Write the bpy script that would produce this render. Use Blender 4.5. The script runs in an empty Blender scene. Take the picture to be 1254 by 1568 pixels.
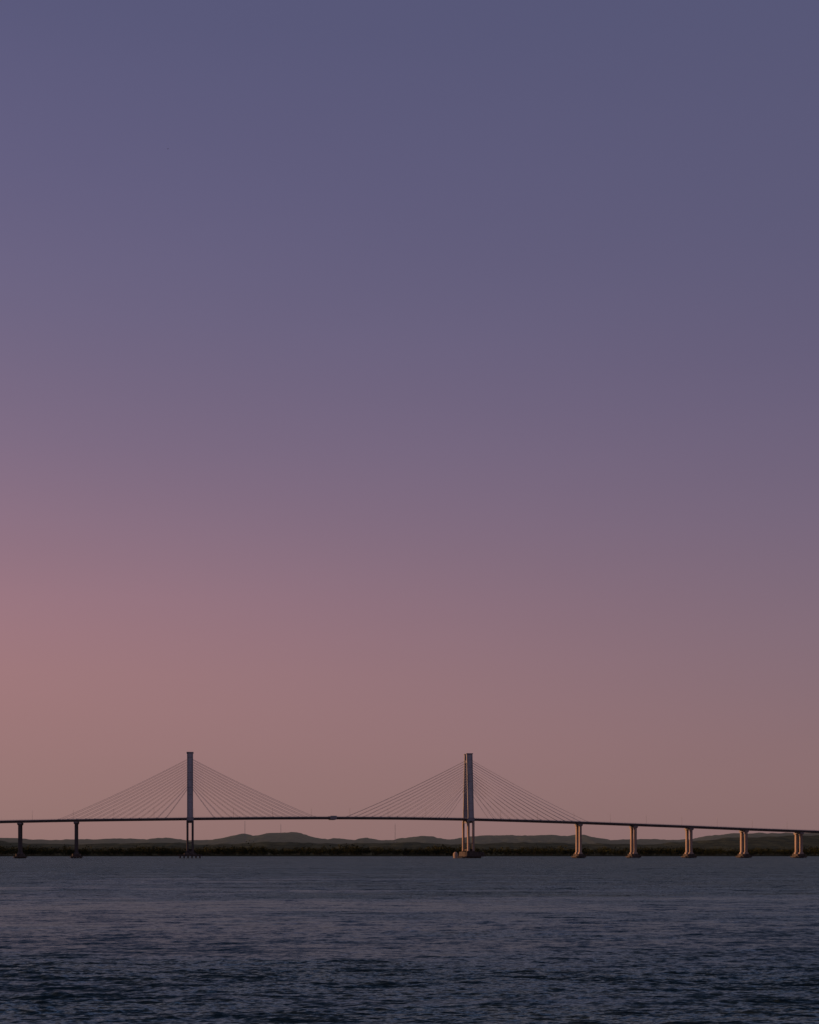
import bpy, math, random
import numpy as np
from mathutils import Vector
random.seed(7); rng=np.random.default_rng(7)
scene=bpy.context.scene
F=2130.0; HZ=1307.0; CX=627.0; CH=5.0
# bridge axis: pivot at first pylon, turned so that its deck runs slightly away to the right
TH=math.radians(9.0); P0=((291-CX)/F*1500.0,1500.0)
def sx_(px):
    k=(px-CX)/F
    return (k*P0[1]-P0[0])/(math.cos(TH)-k*math.sin(TH))
def zz(px,py):
    y=P0[1]+sx_(px)*math.sin(TH); return CH+(HZ-py)/F*y
def lin(c):
    r=[]
    for v in c:
        v=v/255.0
        r.append(v/12.92 if v<=0.04045 else ((v+0.055)/1.055)**2.4)
    return r
# ---------------- camera
cam=bpy.data.cameras.new("camera"); co=bpy.data.objects.new("camera",cam)
scene.collection.objects.link(co); scene.camera=co
co.location=(0,0,CH); co.rotation_euler=(math.radians(90),0,0)
cam.sensor_fit='AUTO'; cam.sensor_width=36; cam.lens=F/1568*36
cam.shift_y=(HZ-784)/1568; cam.clip_end=60000; cam.clip_start=0.5
scene.view_settings.view_transform='Standard'; scene.view_settings.look='None'; scene.view_settings.exposure=0
# ---------------- sun
az=math.radians(-86); el=math.radians(4)
sd=Vector((math.sin(az)*math.cos(el),math.cos(az)*math.cos(el),math.sin(el)))
sl=bpy.data.lights.new("sun","SUN"); sl.energy=3.4; sl.angle=math.radians(1.0); sl.color=(1,0.50,0.25)
so=bpy.data.objects.new("sun",sl); scene.collection.objects.link(so)
so.rotation_euler=sd.to_track_quat('Z','Y').to_euler()
# ---------------- world
w=bpy.data.worlds.new("World"); scene.world=w; w.use_nodes=True
nt=w.node_tree; nt.nodes.clear(); N=nt.nodes.new; L=nt.links.new
def math_node(nt,op,a,b=None,clamp=False):
    n=nt.nodes.new('ShaderNodeMath'); n.operation=op; n.use_clamp=clamp
    for i,v in enumerate((a,b)):
        if v is None: continue
        if isinstance(v,(int,float)): n.inputs[i].default_value=v
        else: nt.links.new(v,n.inputs[i])
    return n.outputs[0]
tc=N('ShaderNodeTexCoord'); sp=N('ShaderNodeSeparateXYZ'); L(tc.outputs['Generated'],sp.inputs[0])
def ramp(stops):
    r=N('ShaderNodeValToRGB'); el_=r.color_ramp.elements
    ys=np.array([s[0] for s in stops],float); cs=np.array([lin(s[1]) for s in stops])
    v=(HZ-ys)/F; p=v/np.sqrt(1+v*v)
    o=np.argsort(p); p=p[o]; cs=cs[o]
    P=np.linspace(0,0.53,22)
    fine=np.linspace(-0.05,0.58,400); sm=[]
    for k in range(3):
        y=np.interp(fine,p,cs[:,k]); ker=np.hanning(41); ker/=ker.sum()
        yp=np.pad(y,20,mode='edge'); y=np.convolve(yp,ker,'valid'); sm.append(np.interp(P,fine,y))
    sm=np.array(sm).T
    el_[0].position=0; el_[0].color=(*sm[0],1)
    el_[1].position=1; el_[1].color=(*lin((44,66,90)),1)
    for a,c in zip(P[1:],sm[1:]):
        e=el_.new(a); e.color=(*c,1)
    e=el_.new(0.7); e.color=(*lin((58,76,102)),1)
    L(sp.outputs['Z'],r.inputs[0]); return r.outputs[0]
left=ramp([(1320,(143,112,108)),(1230,(150,117,114)),(1150,(156,119,119)),(1050,(161,121,123)),(950,(157,119,128)),(850,(145,115,130)),(700,(128,109,132)),(500,(111,102,131)),(300,(100,95,128)),(0,(88,88,122))])
right=ramp([(1320,(132,105,104)),(1230,(137,109,110)),(1150,(138,110,114)),(1000,(130,108,120)),(800,(115,101,123)),(600,(102,94,122)),(400,(93,90,120)),(0,(85,86,118))])
hx=math_node(nt,'ARCTAN2',sp.outputs['X'],sp.outputs['Y'])
fac=math_node(nt,'ADD',math_node(nt,'MULTIPLY',hx,1/0.66),0.5)
ab=N('ShaderNodeMapRange'); ab.interpolation_type='LINEAR'; ab.clamp=True; L(fac,ab.inputs[0])
mx=N('ShaderNodeMix'); mx.data_type='RGBA'; L(ab.outputs[0],mx.inputs[0]); L(left,mx.inputs[6]); L(right,mx.inputs[7])
ns=N('ShaderNodeTexNoise'); ns.inputs['Scale'].default_value=3; ns.inputs['Detail'].default_value=3
mp=N('ShaderNodeMapping'); mp.inputs['Scale'].default_value=(1,1,5); L(tc.outputs['Generated'],mp.inputs[0]); L(mp.outputs[0],ns.inputs[0])
k=math_node(nt,'ADD',math_node(nt,'MULTIPLY',ns.outputs[0],0.05),0.975)
bg=N('ShaderNodeBackground'); L(mx.outputs[2],bg.inputs[0]); L(k,bg.inputs[1])
sky=N('ShaderNodeTexSky'); sky.sky_type='NISHITA'; sky.sun_disc=False; sky.sun_elevation=el; sky.sun_rotation=az%(2*math.pi)
bg2=N('ShaderNodeBackground'); L(sky.outputs[0],bg2.inputs[0]); bg2.inputs[1].default_value=0.0015
ad=N('ShaderNodeAddShader'); L(bg.outputs[0],ad.inputs[0]); L(bg2.outputs[0],ad.inputs[1])
wo=N('ShaderNodeOutputWorld'); L(ad.outputs[0],wo.inputs[0])
# ---------------- materials
def mat(name,c1,c2,scale=0.3,rough=0.85,stretch=(1,1,1),bump=0.0):
    m=bpy.data.materials.new(name); m.use_nodes=True; t=m.node_tree; b=t.nodes['Principled BSDF']
    g=t.nodes.new('ShaderNodeNewGeometry'); mpn=t.nodes.new('ShaderNodeMapping'); mpn.inputs['Scale'].default_value=stretch
    t.links.new(g.outputs['Position'],mpn.inputs[0])
    n=t.nodes.new('ShaderNodeTexNoise'); n.inputs['Scale'].default_value=scale; n.inputs['Detail'].default_value=5
    t.links.new(mpn.outputs[0],n.inputs[0])
    r=t.nodes.new('ShaderNodeMapRange'); r.inputs[1].default_value=0.35; r.inputs[2].default_value=0.65; t.links.new(n.outputs[0],r.inputs[0])
    x=t.nodes.new('ShaderNodeMix'); x.data_type='RGBA'; x.inputs[6].default_value=(*c1,1); x.inputs[7].default_value=(*c2,1)
    t.links.new(r.outputs[0],x.inputs[0]); t.links.new(x.outputs[2],b.inputs['Base Color']); b.inputs['Roughness'].default_value=rough
    b.inputs['Specular IOR Level'].default_value=0.2
    if bump:
        bu=t.nodes.new('ShaderNodeBump'); bu.inputs['Strength'].default_value=bump; bu.inputs['Distance'].default_value=0.3
        t.links.new(n.outputs[0],bu.inputs['Height']); t.links.new(bu.outputs[0],b.inputs['Normal'])
    return m
M_conc=mat("grey_concrete",(0.24,0.23,0.235),(0.34,0.325,0.33),0.25,stretch=(1,1,0.2),bump=0.3)
M_panel=mat("pylon_infill",(0.34,0.33,0.345),(0.43,0.42,0.435),0.2,stretch=(1,1,0.3))
M_dark=mat("dark_shaded_concrete",(0.07,0.064,0.062),(0.12,0.11,0.105),0.3,stretch=(1,1,0.2))  # shaded tone of left piers and legs put into the colour; also piles, bearings
M_warm=mat("sunlit_concrete",(0.30,0.23,0.18),(0.44,0.34,0.27),0.3,stretch=(1,1,0.2))  # warm low-sun tone put into the colour of right piers, legs and dolphin
M_deck=mat("deck_steel",(0.18,0.165,0.165),(0.25,0.23,0.23),0.1)
M_rail=mat("galvanised_rail",(0.32,0.31,0.31),(0.42,0.40,0.40),0.5)
M_road=mat("asphalt",(0.045,0.045,0.047),(0.06,0.06,0.06),1)
M_cable=mat("cable_sheath",(0.42,0.40,0.40),(0.5,0.48,0.48),0.5)
M_cap=mat("pile_cap_concrete",(0.045,0.038,0.034),(0.11,0.09,0.075),0.5)
# ---------------- mesh builder
class MB:
    def __init__(s): s.v=[]; s.f=[]; s.mi=[]; s.mats=[]
    def m(s,mt):
        if mt not in s.mats: s.mats.append(mt)
        return s.mats.index(mt)
    def prism(s,base,top,mt):
        i=len(s.v); n=len(base); s.v+=list(base)+list(top); k=s.m(mt)
        for a in range(n):
            b=(a+1)%n; s.f.append((i+a,i+b,i+n+b,i+n+a)); s.mi.append(k)
        s.f.append(tuple(i+a for a in range(n))[::-1]); s.mi.append(k)
        s.f.append(tuple(i+n+a for a in range(n))); s.mi.append(k)
    def box(s,x0,x1,y0,y1,z0,z1,mt,ch=0,taper=0,sy=0.0):
        def ring(z,t,q):
            a,b,c,d=x0+t,x1-t,y0+t+q,y1-t+q
            if ch: return [(a+ch,c,z),(b-ch,c,z),(b,c+ch,z),(b,d-ch,z),(b-ch,d,z),(a+ch,d,z),(a,d-ch,z),(a,c+ch,z)]
            return [(a,c,z),(b,c,z),(b,d,z),(a,d,z)]
        s.prism(ring(z0,0,0),ring(z1,taper,sy),mt)
    def cyl(s,p,q,r,mt,n=6,r2=None):
        p=Vector(p);q=Vector(q);d=(q-p).normalized(); u=d.orthogonal().normalized(); v=d.cross(u); r2=r if r2 is None else r2
        s.prism([tuple(p+(u*math.cos(6.2832*a/n)+v*math.sin(6.2832*a/n))*r) for a in range(n)],
                [tuple(q+(u*math.cos(6.2832*a/n)+v*math.sin(6.2832*a/n))*r2) for a in range(n)],mt)
    def make(s,name,parent=None):
        me=bpy.data.meshes.new(name); me.from_pydata(s.v,[],s.f); 
        for mt in s.mats: me.materials.append(mt)
        me.polygons.foreach_set('material_index',s.mi); me.update()
        o=bpy.data.objects.new(name,me); scene.collection.objects.link(o)
        if parent: o.parent=parent
        return o
bridge=bpy.data.objects.new("cable_stayed_bridge",None); scene.collection.objects.link(bridge)
bridge.location=(P0[0],P0[1],0); bridge.rotation_euler=(0,0,TH)
prof=[(-250,1263),(-120,1260.5),(0,1257.5),(117,1255.3),(291,1253),(400,1252),(510,1251.6),(620,1252.2),(717,1253.8),(800,1256),(890,1259),(970,1262),(1055,1265.2),(1140,1268.8),(1254,1273),(1400,1279),(1500,1283)]
PX=np.array([sx_(a) for a,b in prof]); PZ=np.array([zz(a,b) for a,b in prof])
S0,S1=-430,1020
fx=np.arange(S0-10,S1+10,5.0); fz=np.interp(fx,PX,PZ); kk=np.hanning(17); kk/=kk.sum(); fz=np.convolve(np.pad(fz,8,mode='edge'),kk,'valid')
def dz(x): return float(np.interp(x,fx,fz))
def sweep(mb,sec,mt,xs):
    n=len(sec); base=len(mb.v); k=mb.m(mt)
    for x in xs:
        z=dz(x)
        for (y,h) in sec: mb.v.append((x,y,z+h))
    for i in range(len(xs)-1):
        for a in range(n):
            b=(a+1)%n; mb.f.append((base+i*n+a,base+i*n+b,base+(i+1)*n+b,base+(i+1)*n+a)); mb.mi.append(k)
xs=np.arange(S0,S1,6.0)
d=MB()
sweep(d,[(-12.3,-0.35),(-12.3,0.0),(12.3,0.0),(12.3,-0.35),(9.2,-0.5),(8.8,-2.0),(7.0,-2.0),(6.6,-0.6),(-6.6,-0.6),(-7.0,-2.0),(-8.8,-2.0),(-9.2,-0.5)],M_deck,xs)
for x in np.arange(S0+2,S1-4,6):
    z=dz(x); d.box(x-0.2,x+0.2,-6.7,6.7,z-1.8,z-0.62,M_deck)
    d.box(x-0.15,x+0.15,-12.1,-9.1,z-0.9,z-0.37,M_deck)
d.make("deck_girder",bridge)
d=MB(); sweep(d,[(-10.6,0.004),(10.6,0.004),(10.6,0.1),(-10.6,0.1)],M_road,xs); d.make("road_surface",bridge)
d=MB()
for y in (-12.2,12.2):
    sweep(d,[(y-0.08,1.0),(y+0.08,1.0),(y+0.08,1.12),(y-0.08,1.12)],M_rail,xs)
    sweep(d,[(y-0.12,0.003),(y+0.12,0.003),(y+0.12,0.5),(y-0.12,0.5)],M_rail,xs)
    for x in np.arange(S0+1,S1-4,3.0):
        z=dz(x); d.box(x-0.05,x+0.05,y-0.05,y+0.05,z+0.5,z+1.0,M_rail)
d.make("parapet_railing",bridge)
# pylons
def pylon(X,ztop,warm):
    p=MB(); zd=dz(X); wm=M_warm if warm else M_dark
    yb,yt=14.4,6.0; H=ztop-(zd+1)
    for s in (-1,1):
        yc=s*yb; y0,y1=yc-1.8,yc+1.8; lean=s*(yt-yb)
        p.box(X-3.2,X-2.2,y0,y1,zd+1,ztop,M_conc,sy=lean); p.box(X+2.2,X+3.2,y0,y1,zd+1,ztop,M_conc,sy=lean)
        p.box(X-2.2,X+2.2,y0+0.4,y1-0.4,zd+1,ztop-0.4,M_panel,sy=lean)
        for z in np.arange(zd+9,ztop-2,8.0):
            q=lean*(z-zd-1)/H; p.box(X-2.19,X+2.19,y0+0.25+q,y1-0.25+q,z,z+0.35,M_conc)
        p.box(X-3.7,X+3.7,y0-0.3+lean,y1+0.3+lean,ztop,ztop+1.0,M_conc)
        p.box(X-3.7,X+3.7,y0-0.4,y1+0.4,zd-2.8,zd+1,M_conc)
        for q in (-1,1):
            xc=X+q*2.75
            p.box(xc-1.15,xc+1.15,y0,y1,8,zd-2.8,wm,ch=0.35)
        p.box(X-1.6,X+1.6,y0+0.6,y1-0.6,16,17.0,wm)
        p.box(X-4.8,X+4.8,y0-0.8,y1+0.8,5.5,8,M_cap,taper=0.4)
    p.box(X-2.0,X+2.0,-12.6,12.6,zd-4.8,zd-2.6,M_conc)
    p.box(X-2.0,X+2.0,-5.6,5.6,ztop-9,ztop-6,M_conc)
    p.box(X-2.0,X+2.0,-12.6,12.6,8,10.0,M_cap)
    if warm:
        p.box(X-7.5,X+15,-19,19,1.6,7,M_cap,ch=2,taper=0.5)
    else:
        p.box(X-13,X+13,-19,19,2.2,3.9,M_cap,ch=2); p.box(X-7,X+7,-18,18,3.9,5.5,M_cap,ch=1,taper=.5)
    for a in np.arange(-10.5,14,4.2):
        for b in np.arange(-17,18,6.8): p.cyl((X+a,b,-4),(X+a,b,2.3),0.75,M_dark,8)
    p.make("pylon",bridge)
    c=MB(); n=13
    for s in (-1,1):
        for q in (-1,1):
            for i in range(n):
                t=i/(n-1); off=26+t*((137 if q<0 else 134)-26)
                za=ztop-7-(1-t)*32; xe=X+q*off; lean=(yt-yb)*(za-zd-1)/H
                A=Vector((X+q*3.2,s*(yb+lean-0.6),za)); B=Vector((xe,s*11.9,dz(xe)+0.3))
                pts=[]
                for j in range(9):
                    u=j/8; P=A.lerp(B,u); P.z-=4*u*(1-u)*(0.4+1.5*t*t); pts.append(P)
                for j in range(8): c.cyl(pts[j],pts[j+1],0.16,M_cable,5)
                c.box(xe-0.3,xe+0.3,s*11.7-0.25,s*11.7+0.25,dz(xe)+0.1,dz(xe)+1.2,M_conc)
    c.make("stay_cables",bridge)
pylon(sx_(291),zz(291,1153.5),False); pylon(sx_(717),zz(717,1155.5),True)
def pier(px,warm):
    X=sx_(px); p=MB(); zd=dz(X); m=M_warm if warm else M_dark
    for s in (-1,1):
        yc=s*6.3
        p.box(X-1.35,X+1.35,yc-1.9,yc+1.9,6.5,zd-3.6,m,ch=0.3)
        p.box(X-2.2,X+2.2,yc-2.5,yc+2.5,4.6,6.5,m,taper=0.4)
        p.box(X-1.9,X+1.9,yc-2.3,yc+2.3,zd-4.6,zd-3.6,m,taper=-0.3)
    p.box(X-2.3,X+2.3,-9.4,9.4,zd-3.6,zd-2.15,M_conc,ch=0.3)
    for s in (-1,1): p.box(X-0.8,X+0.8,s*7.9-0.7,s*7.9+0.7,zd-2.15,zd-2.003,M_dark)
    p.box(X-4.2,X+4.2,-10,10,1.8,4.6,M_cap,ch=1.2,taper=0.3)
    p.box(X-6.0,X+6.0,-11,11,0.9,2.2,M_cap,ch=1)
    for a in (-4.5,-1.5,1.5,4.5):
        for b in (-9,-4.5,0,4.5,9): p.cyl((X+a,b,-4),(X+a,b,1.0),0.6,M_dark,8)
    p.make("approach_pier",bridge)
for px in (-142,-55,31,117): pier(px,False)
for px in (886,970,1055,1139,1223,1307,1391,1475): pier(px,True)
h=MB(); X=sx_(509); z=dz(X)
h.box(X-3.5,X+3.5,-12.9,-12.35,z-2.2,z+1.5,M_conc); h.box(X-3.5,X+3.5,12.35,12.9,z-2.2,z+1.5,M_conc)
h.box(X-3,X+3,-12.3,12.3,z-2.6,z-2.05,M_conc); h.make("midspan_hinge",bridge)
# mooring dolphin beside the second pylon
h=MB(); X=(697.5-CX)/F*1525; y=1525
for z0,z1,r0,r1 in ((-4,2,2.4,2.4),(2,5.0,2.8,2.6),(5,6.3,2.6,1.7),(6.3,6.9,1.7,0.7)): h.cyl((X,y,z0),(X,y,z1),r0,M_warm,14,r1)
h.make("mooring_dolphin")
# street lamps
proto=None
for i,x in enumerate(np.arange(-290,900,42.0)):
    if proto is None:
        lm=MB(); lm.cyl((0,0,0),(0,0,9.5),0.14,M_rail,6,0.09); lm.cyl((0,0,9.5),(0,1.9,10.1),0.07,M_rail,5); lm.box(-0.2,0.2,1.7,2.7,10.02,10.2,M_rail)
        o=lm.make("street_lamp"); proto=o
    else:
        o=bpy.data.objects.new("street_lamp",proto.data); scene.collection.objects.link(o)
    yl=-11.2
    o.location=(P0[0]+x*math.cos(TH)-yl*math.sin(TH),P0[1]+x*math.sin(TH)+yl*math.cos(TH),dz(x)+0.02); o.rotation_euler=(0,0,TH)
# ---------------- far bank + hills
far=[(0,1283),(50,1285),(100,1286),(150,1285),(190,1284),(230,1286),(255,1283),(290,1287),(330,1286),(350,1282),(375,1277.5),(390,1280),(410,1277),(440,1275),(463,1276),(477,1281),(500,1285),(520,1284),(545,1287),(562,1283),(580,1287),(600,1286),(625,1282),(650,1280),(665,1282),(680,1286),(700,1285),(720,1281),(760,1280),(800,1279),(850,1279),(870,1281),(885,1277),(900,1282),(930,1287),(960,1285),(1000,1285),(1020,1287),(1060,1286),(1080,1281),(1120,1277),(1160,1276),(1200,1276),(1254,1275.5),(1330,1279),(1450,1286)]
near=[(0,1291),(120,1293),(250,1290),(330,1294),(420,1289),(520,1292),(620,1290),(700,1293),(800,1290),(900,1293),(1000,1292),(1060,1289),(1110,1284),(1180,1281),(1254,1280),(1340,1284),(1450,1292)]
nx=1100; xsb=np.linspace(-2900,2900,nx)
ysb=np.concatenate([[2488,2494,2500,2508,2520,2540],np.linspace(2570,2800,8),np.linspace(2830,7500,110)])
XX,YY=np.meshgrid(xsb,ysb)
def profh(tab,D,X):
    a=np.array(tab,float); px=CX+X/D*F
    h=np.interp(px,a[:,0],a[:,1],left=np.nan,right=np.nan)
    alt=1286+3*np.sin(px/37)+2.5*np.sin(px/91+1)
    return CH+(HZ-np.where(np.isnan(h),alt,h))/F*D
def vnoise(x,y,seed):
    xi=np.floor(x).astype(int); yi=np.floor(y).astype(int); xf=x-xi; yf=y-yi
    def hsh(a,b): 
        v=np.sin(a*127.1+b*311.7+seed*74.7)*43758.5453; return v-np.floor(v)
    u=xf*xf*(3-2*xf); v=yf*yf*(3-2*yf)
    return (hsh(xi,yi)*(1-u)+hsh(xi+1,yi)*u)*(1-v)+(hsh(xi,yi+1)*(1-u)+hsh(xi+1,yi+1)*u)*v
base=np.clip((YY-2494)/30,-1,1)*1.6
h1=profh(near,3300,XX)*np.exp(-((YY-3300)/260)**2)
h2=profh(far,5000,XX)*np.exp(-((YY-5000)/600)**2)
Z=np.maximum(np.maximum(base,h1),h2)
amp=np.clip((YY-2900)/500,0,1)
Z+=amp*((vnoise(XX/14,YY/30,1)-0.5)*4.0+(vnoise(XX/45,YY/90,2)-0.5)*5)
Z-=np.clip((YY-6800)/700,0,1)*60
def gridmesh(name,X,Y,Z,mt,smooth=True):
    r,c=X.shape; v=np.stack([X,Y,Z],-1).reshape(-1,3)
    i=np.arange(r*c).reshape(r,c); f=np.stack([i[:-1,:-1],i[:-1,1:],i[1:,1:],i[1:,:-1]],-1).reshape(-1,4)
    me=bpy.data.meshes.new(name); me.vertices.add(len(v)); me.vertices.foreach_set('co',v.ravel().astype(np.float32))
    me.loops.add(f.size); me.loops.foreach_set('vertex_index',f.ravel().astype(np.int32))
    me.polygons.add(len(f)); me.polygons.foreach_set('loop_start',np.arange(0,f.size,4,dtype=np.int32)); me.polygons.foreach_set('loop_total',np.full(len(f),4,np.int32))
    me.update(calc_edges=True)
    if smooth: me.polygons.foreach_set('use_smooth',np.ones(len(me.polygons),bool))
    me.materials.append(mt); o=bpy.data.objects.new(name,me); scene.collection.objects.link(o); return o
M_hill=bpy.data.materials.new("forested_hill"); M_hill.use_nodes=True; t=M_hill.node_tree; b=t.nodes['Principled BSDF']
g=t.nodes.new('ShaderNodeNewGeometry'); s3=t.nodes.new('ShaderNodeSeparateXYZ'); t.links.new(g.outputs['Position'],s3.inputs[0])
n1=t.nodes.new('ShaderNodeTexNoise'); n1.inputs['Scale'].default_value=0.03; n1.inputs['Detail'].default_value=7; n1.inputs['Roughness'].default_value=0.7; t.links.new(g.outputs['Position'],n1.inputs[0])
cr=t.nodes.new('ShaderNodeValToRGB'); e=cr.color_ramp.elements; e[0].position=0.4; e[0].color=(0.022,0.028,0.015,1); e[1].position=0.64; e[1].color=(0.085,0.09,0.045,1)
t.links.new(n1.outputs[0],cr.inputs[0]); t.links.new(cr.outputs[0],b.inputs['Base Color']); b.inputs['Roughness'].default_value=0.95; b.inputs['Specular IOR Level'].default_value=0.0
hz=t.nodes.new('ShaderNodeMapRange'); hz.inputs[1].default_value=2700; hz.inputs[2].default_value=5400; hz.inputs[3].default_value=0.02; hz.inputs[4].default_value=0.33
t.links.new(s3.outputs['Y'],hz.inputs[0]); em=t.nodes.new('ShaderNodeEmission'); em.inputs[0].default_value=(*lin((110,99,98)),1)  # aerial haze painted in as a glow on the hills, growing with distance
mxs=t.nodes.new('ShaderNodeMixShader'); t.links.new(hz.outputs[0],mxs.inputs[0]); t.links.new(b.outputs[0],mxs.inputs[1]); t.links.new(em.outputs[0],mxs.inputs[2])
t.links.new(mxs.outputs[0],t.nodes['Material Output'].inputs[0])
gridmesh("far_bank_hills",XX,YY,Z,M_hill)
# tree belt
def foliage(name,trees,leaves,mt,mtr):
    T=len(trees); tr=np.array(trees)
    n=leaves; rep=np.repeat(tr,n,axis=0); M=len(rep)
    lob=rng.normal(size=(T,6,3))*np.array([0.26,0.26,0.2]); li=rng.integers(0,6,size=M); tid=np.repeat(np.arange(T),n)
    off=lob[tid,li]+rng.normal(size=(M,3))*np.array([0.13,0.13,0.12])
    c=np.empty((M,3)); c[:,0]=rep[:,0]+off[:,0]*rep[:,4]; c[:,1]=rep[:,1]+off[:,1]*rep[:,4]; c[:,2]=rep[:,2]+rep[:,3]*(0.58+off[:,2]*0.85)
    c[:,2]=np.maximum(c[:,2],rep[:,2]+0.3)
    sz=rng.uniform(0.5,1.25,size=(M,1))*rep[:,3:4]*0.075
    a=rng.normal(size=(M,3)); a/=np.linalg.norm(a,axis=1,keepdims=True); bb=np.cross(a,rng.normal(size=(M,3))); bb/=np.linalg.norm(bb,axis=1,keepdims=True)
    v=np.stack([c+a*sz,c+bb*sz*0.8,c-a*sz*0.9,c-bb*sz*0.7],1).reshape(-1,3)
    me=bpy.data.meshes.new(name); tb=[]
    for (x,y,z,hh,ww) in trees:
        for k in range(4):
            an=k*math.pi/2; tb.append((x+0.3*math.cos(an),y+0.3*math.sin(an),z-1))
        for k in range(4):
            an=k*math.pi/2; tb.append((x+0.12*math.cos(an),y+0.12*math.sin(an),z+hh*0.6))
    tb=np.array(tb); i0=len(v)+np.arange(T)*8
    q=[]
    for k in range(4): q.append(np.stack([i0+k,i0+(k+1)%4,i0+4+(k+1)%4,i0+4+k],-1))
    q=np.concatenate(q); f=np.concatenate([np.arange(len(v)).reshape(-1,4),q]); v=np.concatenate([v,tb])
    me.vertices.add(len(v)); me.vertices.foreach_set('co',v.ravel().astype(np.float32)); me.loops.add(f.size); me.loops.foreach_set('vertex_index',f.ravel().astype(np.int32))
    me.polygons.add(len(f)); me.polygons.foreach_set('loop_start',np.arange(0,f.size,4,dtype=np.int32)); me.polygons.foreach_set('loop_total',np.full(len(f),4,np.int32))
    me.update(calc_edges=True); me.materials.append(mt); me.materials.append(mtr)
    mi=np.zeros(len(f),np.int32); mi[M:]=1; me.polygons.foreach_set('material_index',mi)
    o=bpy.data.objects.new(name,me); scene.collection.objects.link(o)
M_leaf=mat("foliage",(0.014,0.019,0.007),(0.05,0.055,0.018),0.04,rough=0.95)
M_trunk=mat("bark",(0.05,0.04,0.03),(0.09,0.07,0.05),1)
trees=[]
for i in range(3600):
    x=rng.uniform(-1500,1500); row=rng.random(); y=2500+row**1.5*230
    hmod=0.75+0.5*float(vnoise(np.array(x/60),np.array(y/200),5))
    hh=rng.uniform(10,16.5)*hmod*(0.55 if y<2508 else 1)
    if rng.random()<0.03: hh*=1.2
    trees.append((x,y,1.2,hh,hh*rng.uniform(0.7,1.2)))
foliage("distant_tree_line",trees,70,M_leaf,M_trunk)
# radio masts
for px,top,D in ((375,1257,4300),(430,1262,4700),(605,1262,4600)):
    p=MB(); X=(px-CX)/F*D; zt=CH+(HZ-top)/F*D; zb=20; hh=zt-zb; wd=1.6
    for a,b_ in ((-1,-1),(1,-1),(0,1)): p.cyl((a*wd,b_*wd,0),(a*0.3,b_*0.3,hh),0.2,M_rail,4)
    for z in np.arange(4,hh,6): 
        q=wd*(1-z/hh)+0.3*z/hh; p.cyl((-q,-q,z),(q,-q,z+4),0.12,M_rail,4); p.cyl((q,-q,z),(0,q,z+4),0.12,M_rail,4)
    o=p.make("radio_mast"); o.location=(X,D,zb)
# bird
p=MB(); M_bird=mat("dark_feathers",(0.02,0.02,0.02),(0.04,0.04,0.04),3)
p.cyl((-0.32,0,0),(0.05,0,0.02),0.03,M_bird,8,0.1); p.cyl((0.05,0,0.02),(0.3,0,0.03),0.1,M_bird,8,0.05); p.cyl((0.3,0,0.03),(0.42,0,0.03),0.05,M_bird,8,0.01)
for s in (-1,1):
    p.prism([(-0.1,0,0.03),(0.16,0,0.03),(0.12,s*0.5,0.2),(-0.08,s*0.5,0.2)],[(-0.1,0,0.06),(0.16,0,0.06),(0.12,s*0.5,0.23),(-0.08,s*0.5,0.23)],M_bird)
    p.prism([(-0.08,s*0.5,0.2),(0.12,s*0.5,0.2),(-0.12,s*1.0,0.14),(-0.16,s*1.0,0.14)],[(-0.08,s*0.5,0.23),(0.12,s*0.5,0.23),(-0.12,s*1.0,0.15),(-0.16,s*1.0,0.15)],M_bird)
p.prism([(-0.3,-0.03,0),(-0.3,0.03,0),(-0.52,0.1,0),(-0.52,-0.1,0)],[(-0.3,-0.03,0.02),(-0.3,0.03,0.02),(-0.52,0.1,0.01),(-0.52,-0.1,0.01)],M_bird)
o=p.make("flying_bird"); D=800; o.location=((257-CX)/F*D,D,CH+(HZ-228)/F*D); o.rotation_euler=(0.2,0,0.5)
# ---------------- water
f8=F*819/1254
rows=[-9000,-2000,-300,-40,0,10,18,24]
y=30.0
while y<900:
    rows.append(y); y+=min(max(0.06,y*y/(CH*f8)*0.26),0.8 if y<500 else 1.3)
while y<2700: rows.append(y); y+=y*0.03
rows+= [4000]
rows=np.array(rows)
NC=1201; cols=np.linspace(-1,1,NC)
Wd=np.maximum(rows*0.33+4,12)[:,None]
U=cols[None,:]*np.ones((len(rows),1)); au=np.abs(U)
Xw=np.where(au<0.97,U*Wd,np.sign(U)*(0.97*Wd+((au-0.97)/0.03)**3*(9000-Wd)))
Yw=rows[:,None]*np.ones_like(U)
dy=np.gradient(rows)[:,None]; dx=(Wd*2/(NC-1))
Zw=np.zeros_like(Xw)
patch=0.6+0.6*vnoise(Xw/30,Yw/14,11)
for i in range(100):
    lam=0.2*(4.2/0.2)**(rng.random()**1.15); th=rng.normal()*0.42+0.10
    kx,ky=math.sin(th)*2*math.pi/lam,math.cos(th)*2*math.pi/lam
    A=0.0054*lam**0.85*(0.6+0.8*rng.random())
    if lam>1.0: A*=0.5
    ph=rng.random()*6.28
    att=(np.clip((lam/np.maximum(dy*abs(math.cos(th)),1e-6)-2.2)/2,0,1)*np.clip((lam/np.maximum(dx*max(abs(math.sin(th)),.05),1e-6)-2.2)/2,0,1))
    rs=np.where(att.ravel()>0)[0]
    if len(rs)==0: continue
    r0,r1=rs[0],rs[-1]+1
    x_,y_=Xw[r0:r1],Yw[r0:r1]
    phase=kx*x_+ky*y_+ph+2.6*(vnoise(x_/(lam*4),y_/(lam*4),i+20)-0.5)
    Zw[r0:r1]+=A*att[r0:r1]*(np.sin(phase)+0.25*np.sin(2*phase+1.57))
Zw*=patch
Zw=Zw+3.5*np.minimum(np.maximum(Zw,-0.1),0.15)**2
Zw=np.where(au>=0.97,0,Zw)
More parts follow.
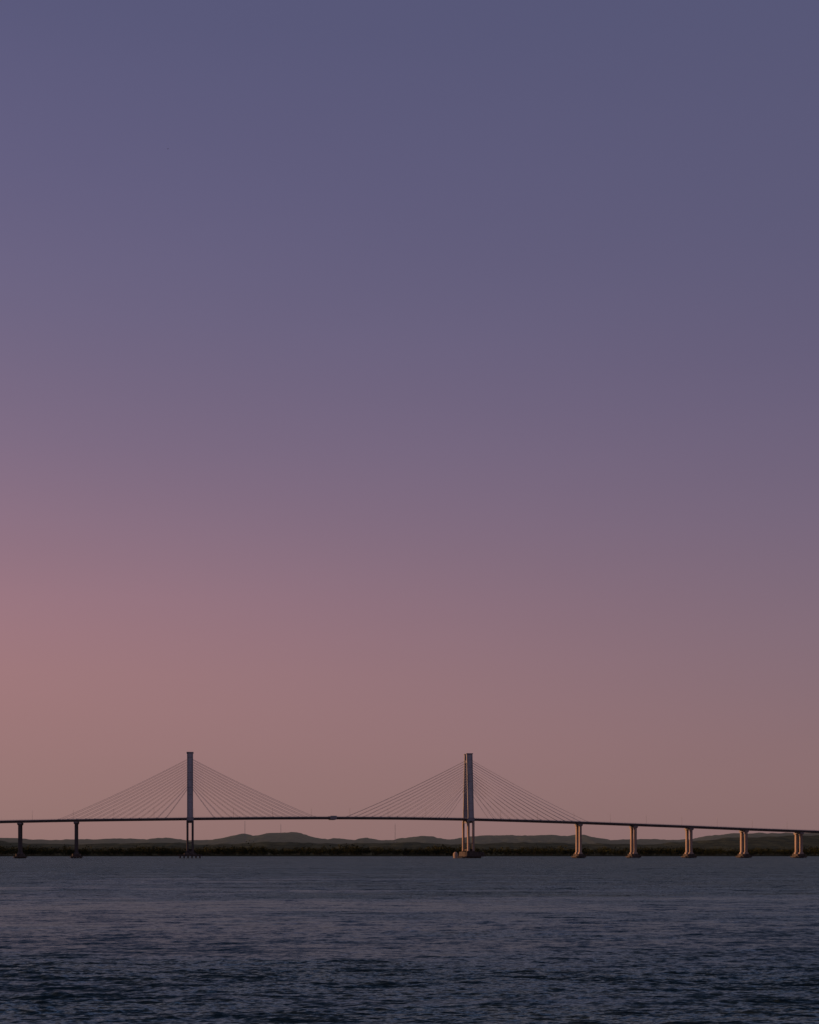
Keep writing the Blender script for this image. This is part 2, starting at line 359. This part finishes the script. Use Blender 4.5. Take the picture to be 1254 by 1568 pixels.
M_w=bpy.data.materials.new("river_water"); M_w.use_nodes=True; t=M_w.node_tree; t.nodes.remove(t.nodes['Principled BSDF'])
g=t.nodes.new('ShaderNodeNewGeometry')
def tn(sx,sy,detail=3,rough=0.55,rot=0.0,out=0):
    m_=t.nodes.new('ShaderNodeMapping'); m_.inputs['Scale'].default_value=(sx,sy,1); m_.inputs['Rotation'].default_value=(0,0,rot); t.links.new(g.outputs['Position'],m_.inputs[0])
    n=t.nodes.new('ShaderNodeTexNoise'); n.inputs['Scale'].default_value=1.0; n.inputs['Detail'].default_value=detail; n.inputs['Roughness'].default_value=rough; t.links.new(m_.outputs[0],n.inputs[0]); return n.outputs[out]
def vm(op,a,b_,scale=None):
    n=t.nodes.new('ShaderNodeVectorMath'); n.operation=op
    for i,v in enumerate((a,b_)):
        if v is None: continue
        if isinstance(v,tuple): n.inputs[i].default_value=v
        else: t.links.new(v,n.inputs[i])
    if scale is not None:
        if isinstance(scale,(int,float)): n.inputs['Scale'].default_value=scale
        else: t.links.new(scale,n.inputs['Scale'])
    return n.outputs[0]
fineC=tn(2.8,5.2,3,0.65,0.2,1); midC=tn(0.35,0.8,4,0.7,-0.12,1)
bigC=tn(0.06,0.12,5,0.75,0.08,1)
def mr(a,b0,c,d,src,st='SMOOTHSTEP'):
    pr=t.nodes.new('ShaderNodeMapRange'); pr.interpolation_type=st; pr.inputs[1].default_value=a; pr.inputs[2].default_value=b0; pr.inputs[3].default_value=c; pr.inputs[4].default_value=d
    t.links.new(src,pr.inputs[0]); return pr.outputs[0]
# calmer slicks drift across the middle reach of the river, wind-roughened water beyond
spw=t.nodes.new('ShaderNodeSeparateXYZ'); t.links.new(g.outputs['Position'],spw.inputs[0])
reach=math_node(t,'MULTIPLY',mr(55,85,0,1,spw.outputs['Y']),mr(105,190,1,0,spw.outputs['Y']))
east=mr(-40,60,0.0,0.06,spw.outputs['X'])
patchn=math_node(t,'SUBTRACT',math_node(t,'ADD',tn(0.018,0.05,7,0.72,0.05),math_node(t,'MULTIPLY',reach,0.14)),math_node(t,'ADD',east,mr(170,420,0,0.09,spw.outputs['Y'])))
sl1=vm('MULTIPLY',vm('SUBTRACT',fineC,(0.5,0.5,0.5)),(1.0,1.9,0.0))
sl2=vm('MULTIPLY',vm('SUBTRACT',midC,(0.5,0.5,0.5)),(0.6,1.7,0.0))
sl3=vm('MULTIPLY',vm('SUBTRACT',bigC,(0.5,0.5,0.5)),(0.2,1.2,0.0))
slp=vm('SCALE',vm('ADD',vm('ADD',sl1,sl2),sl3),None,mr(0.38,0.64,1.3,0.40,patchn))
nn=vm('NORMALIZE',vm('ADD',g.outputs['Normal'],slp),None)
gl=t.nodes.new('ShaderNodeBsdfGlossy'); gl.inputs['Color'].default_value=(0.44,0.60,0.615,1)
df=t.nodes.new('ShaderNodeBsdfDiffuse'); df.inputs['Color'].default_value=(0.016,0.028,0.031,1)
fr=t.nodes.new('ShaderNodeFresnel'); fr.inputs['IOR'].default_value=1.33
for n_ in (gl,df,fr): t.links.new(nn,n_.inputs['Normal'])
t.links.new(mr(0.38,0.64,0.52,0.24,patchn),gl.inputs['Roughness'])
mw=t.nodes.new('ShaderNodeMixShader'); t.links.new(fr.outputs[0],mw.inputs[0]); t.links.new(df.outputs[0],mw.inputs[1]); t.links.new(gl.outputs[0],mw.inputs[2])
t.links.new(mw.outputs[0],t.nodes['Material Output'].inputs[0])
gridmesh("river_water",Xw,Yw,Zw,M_w)
print("rows",len(rows))
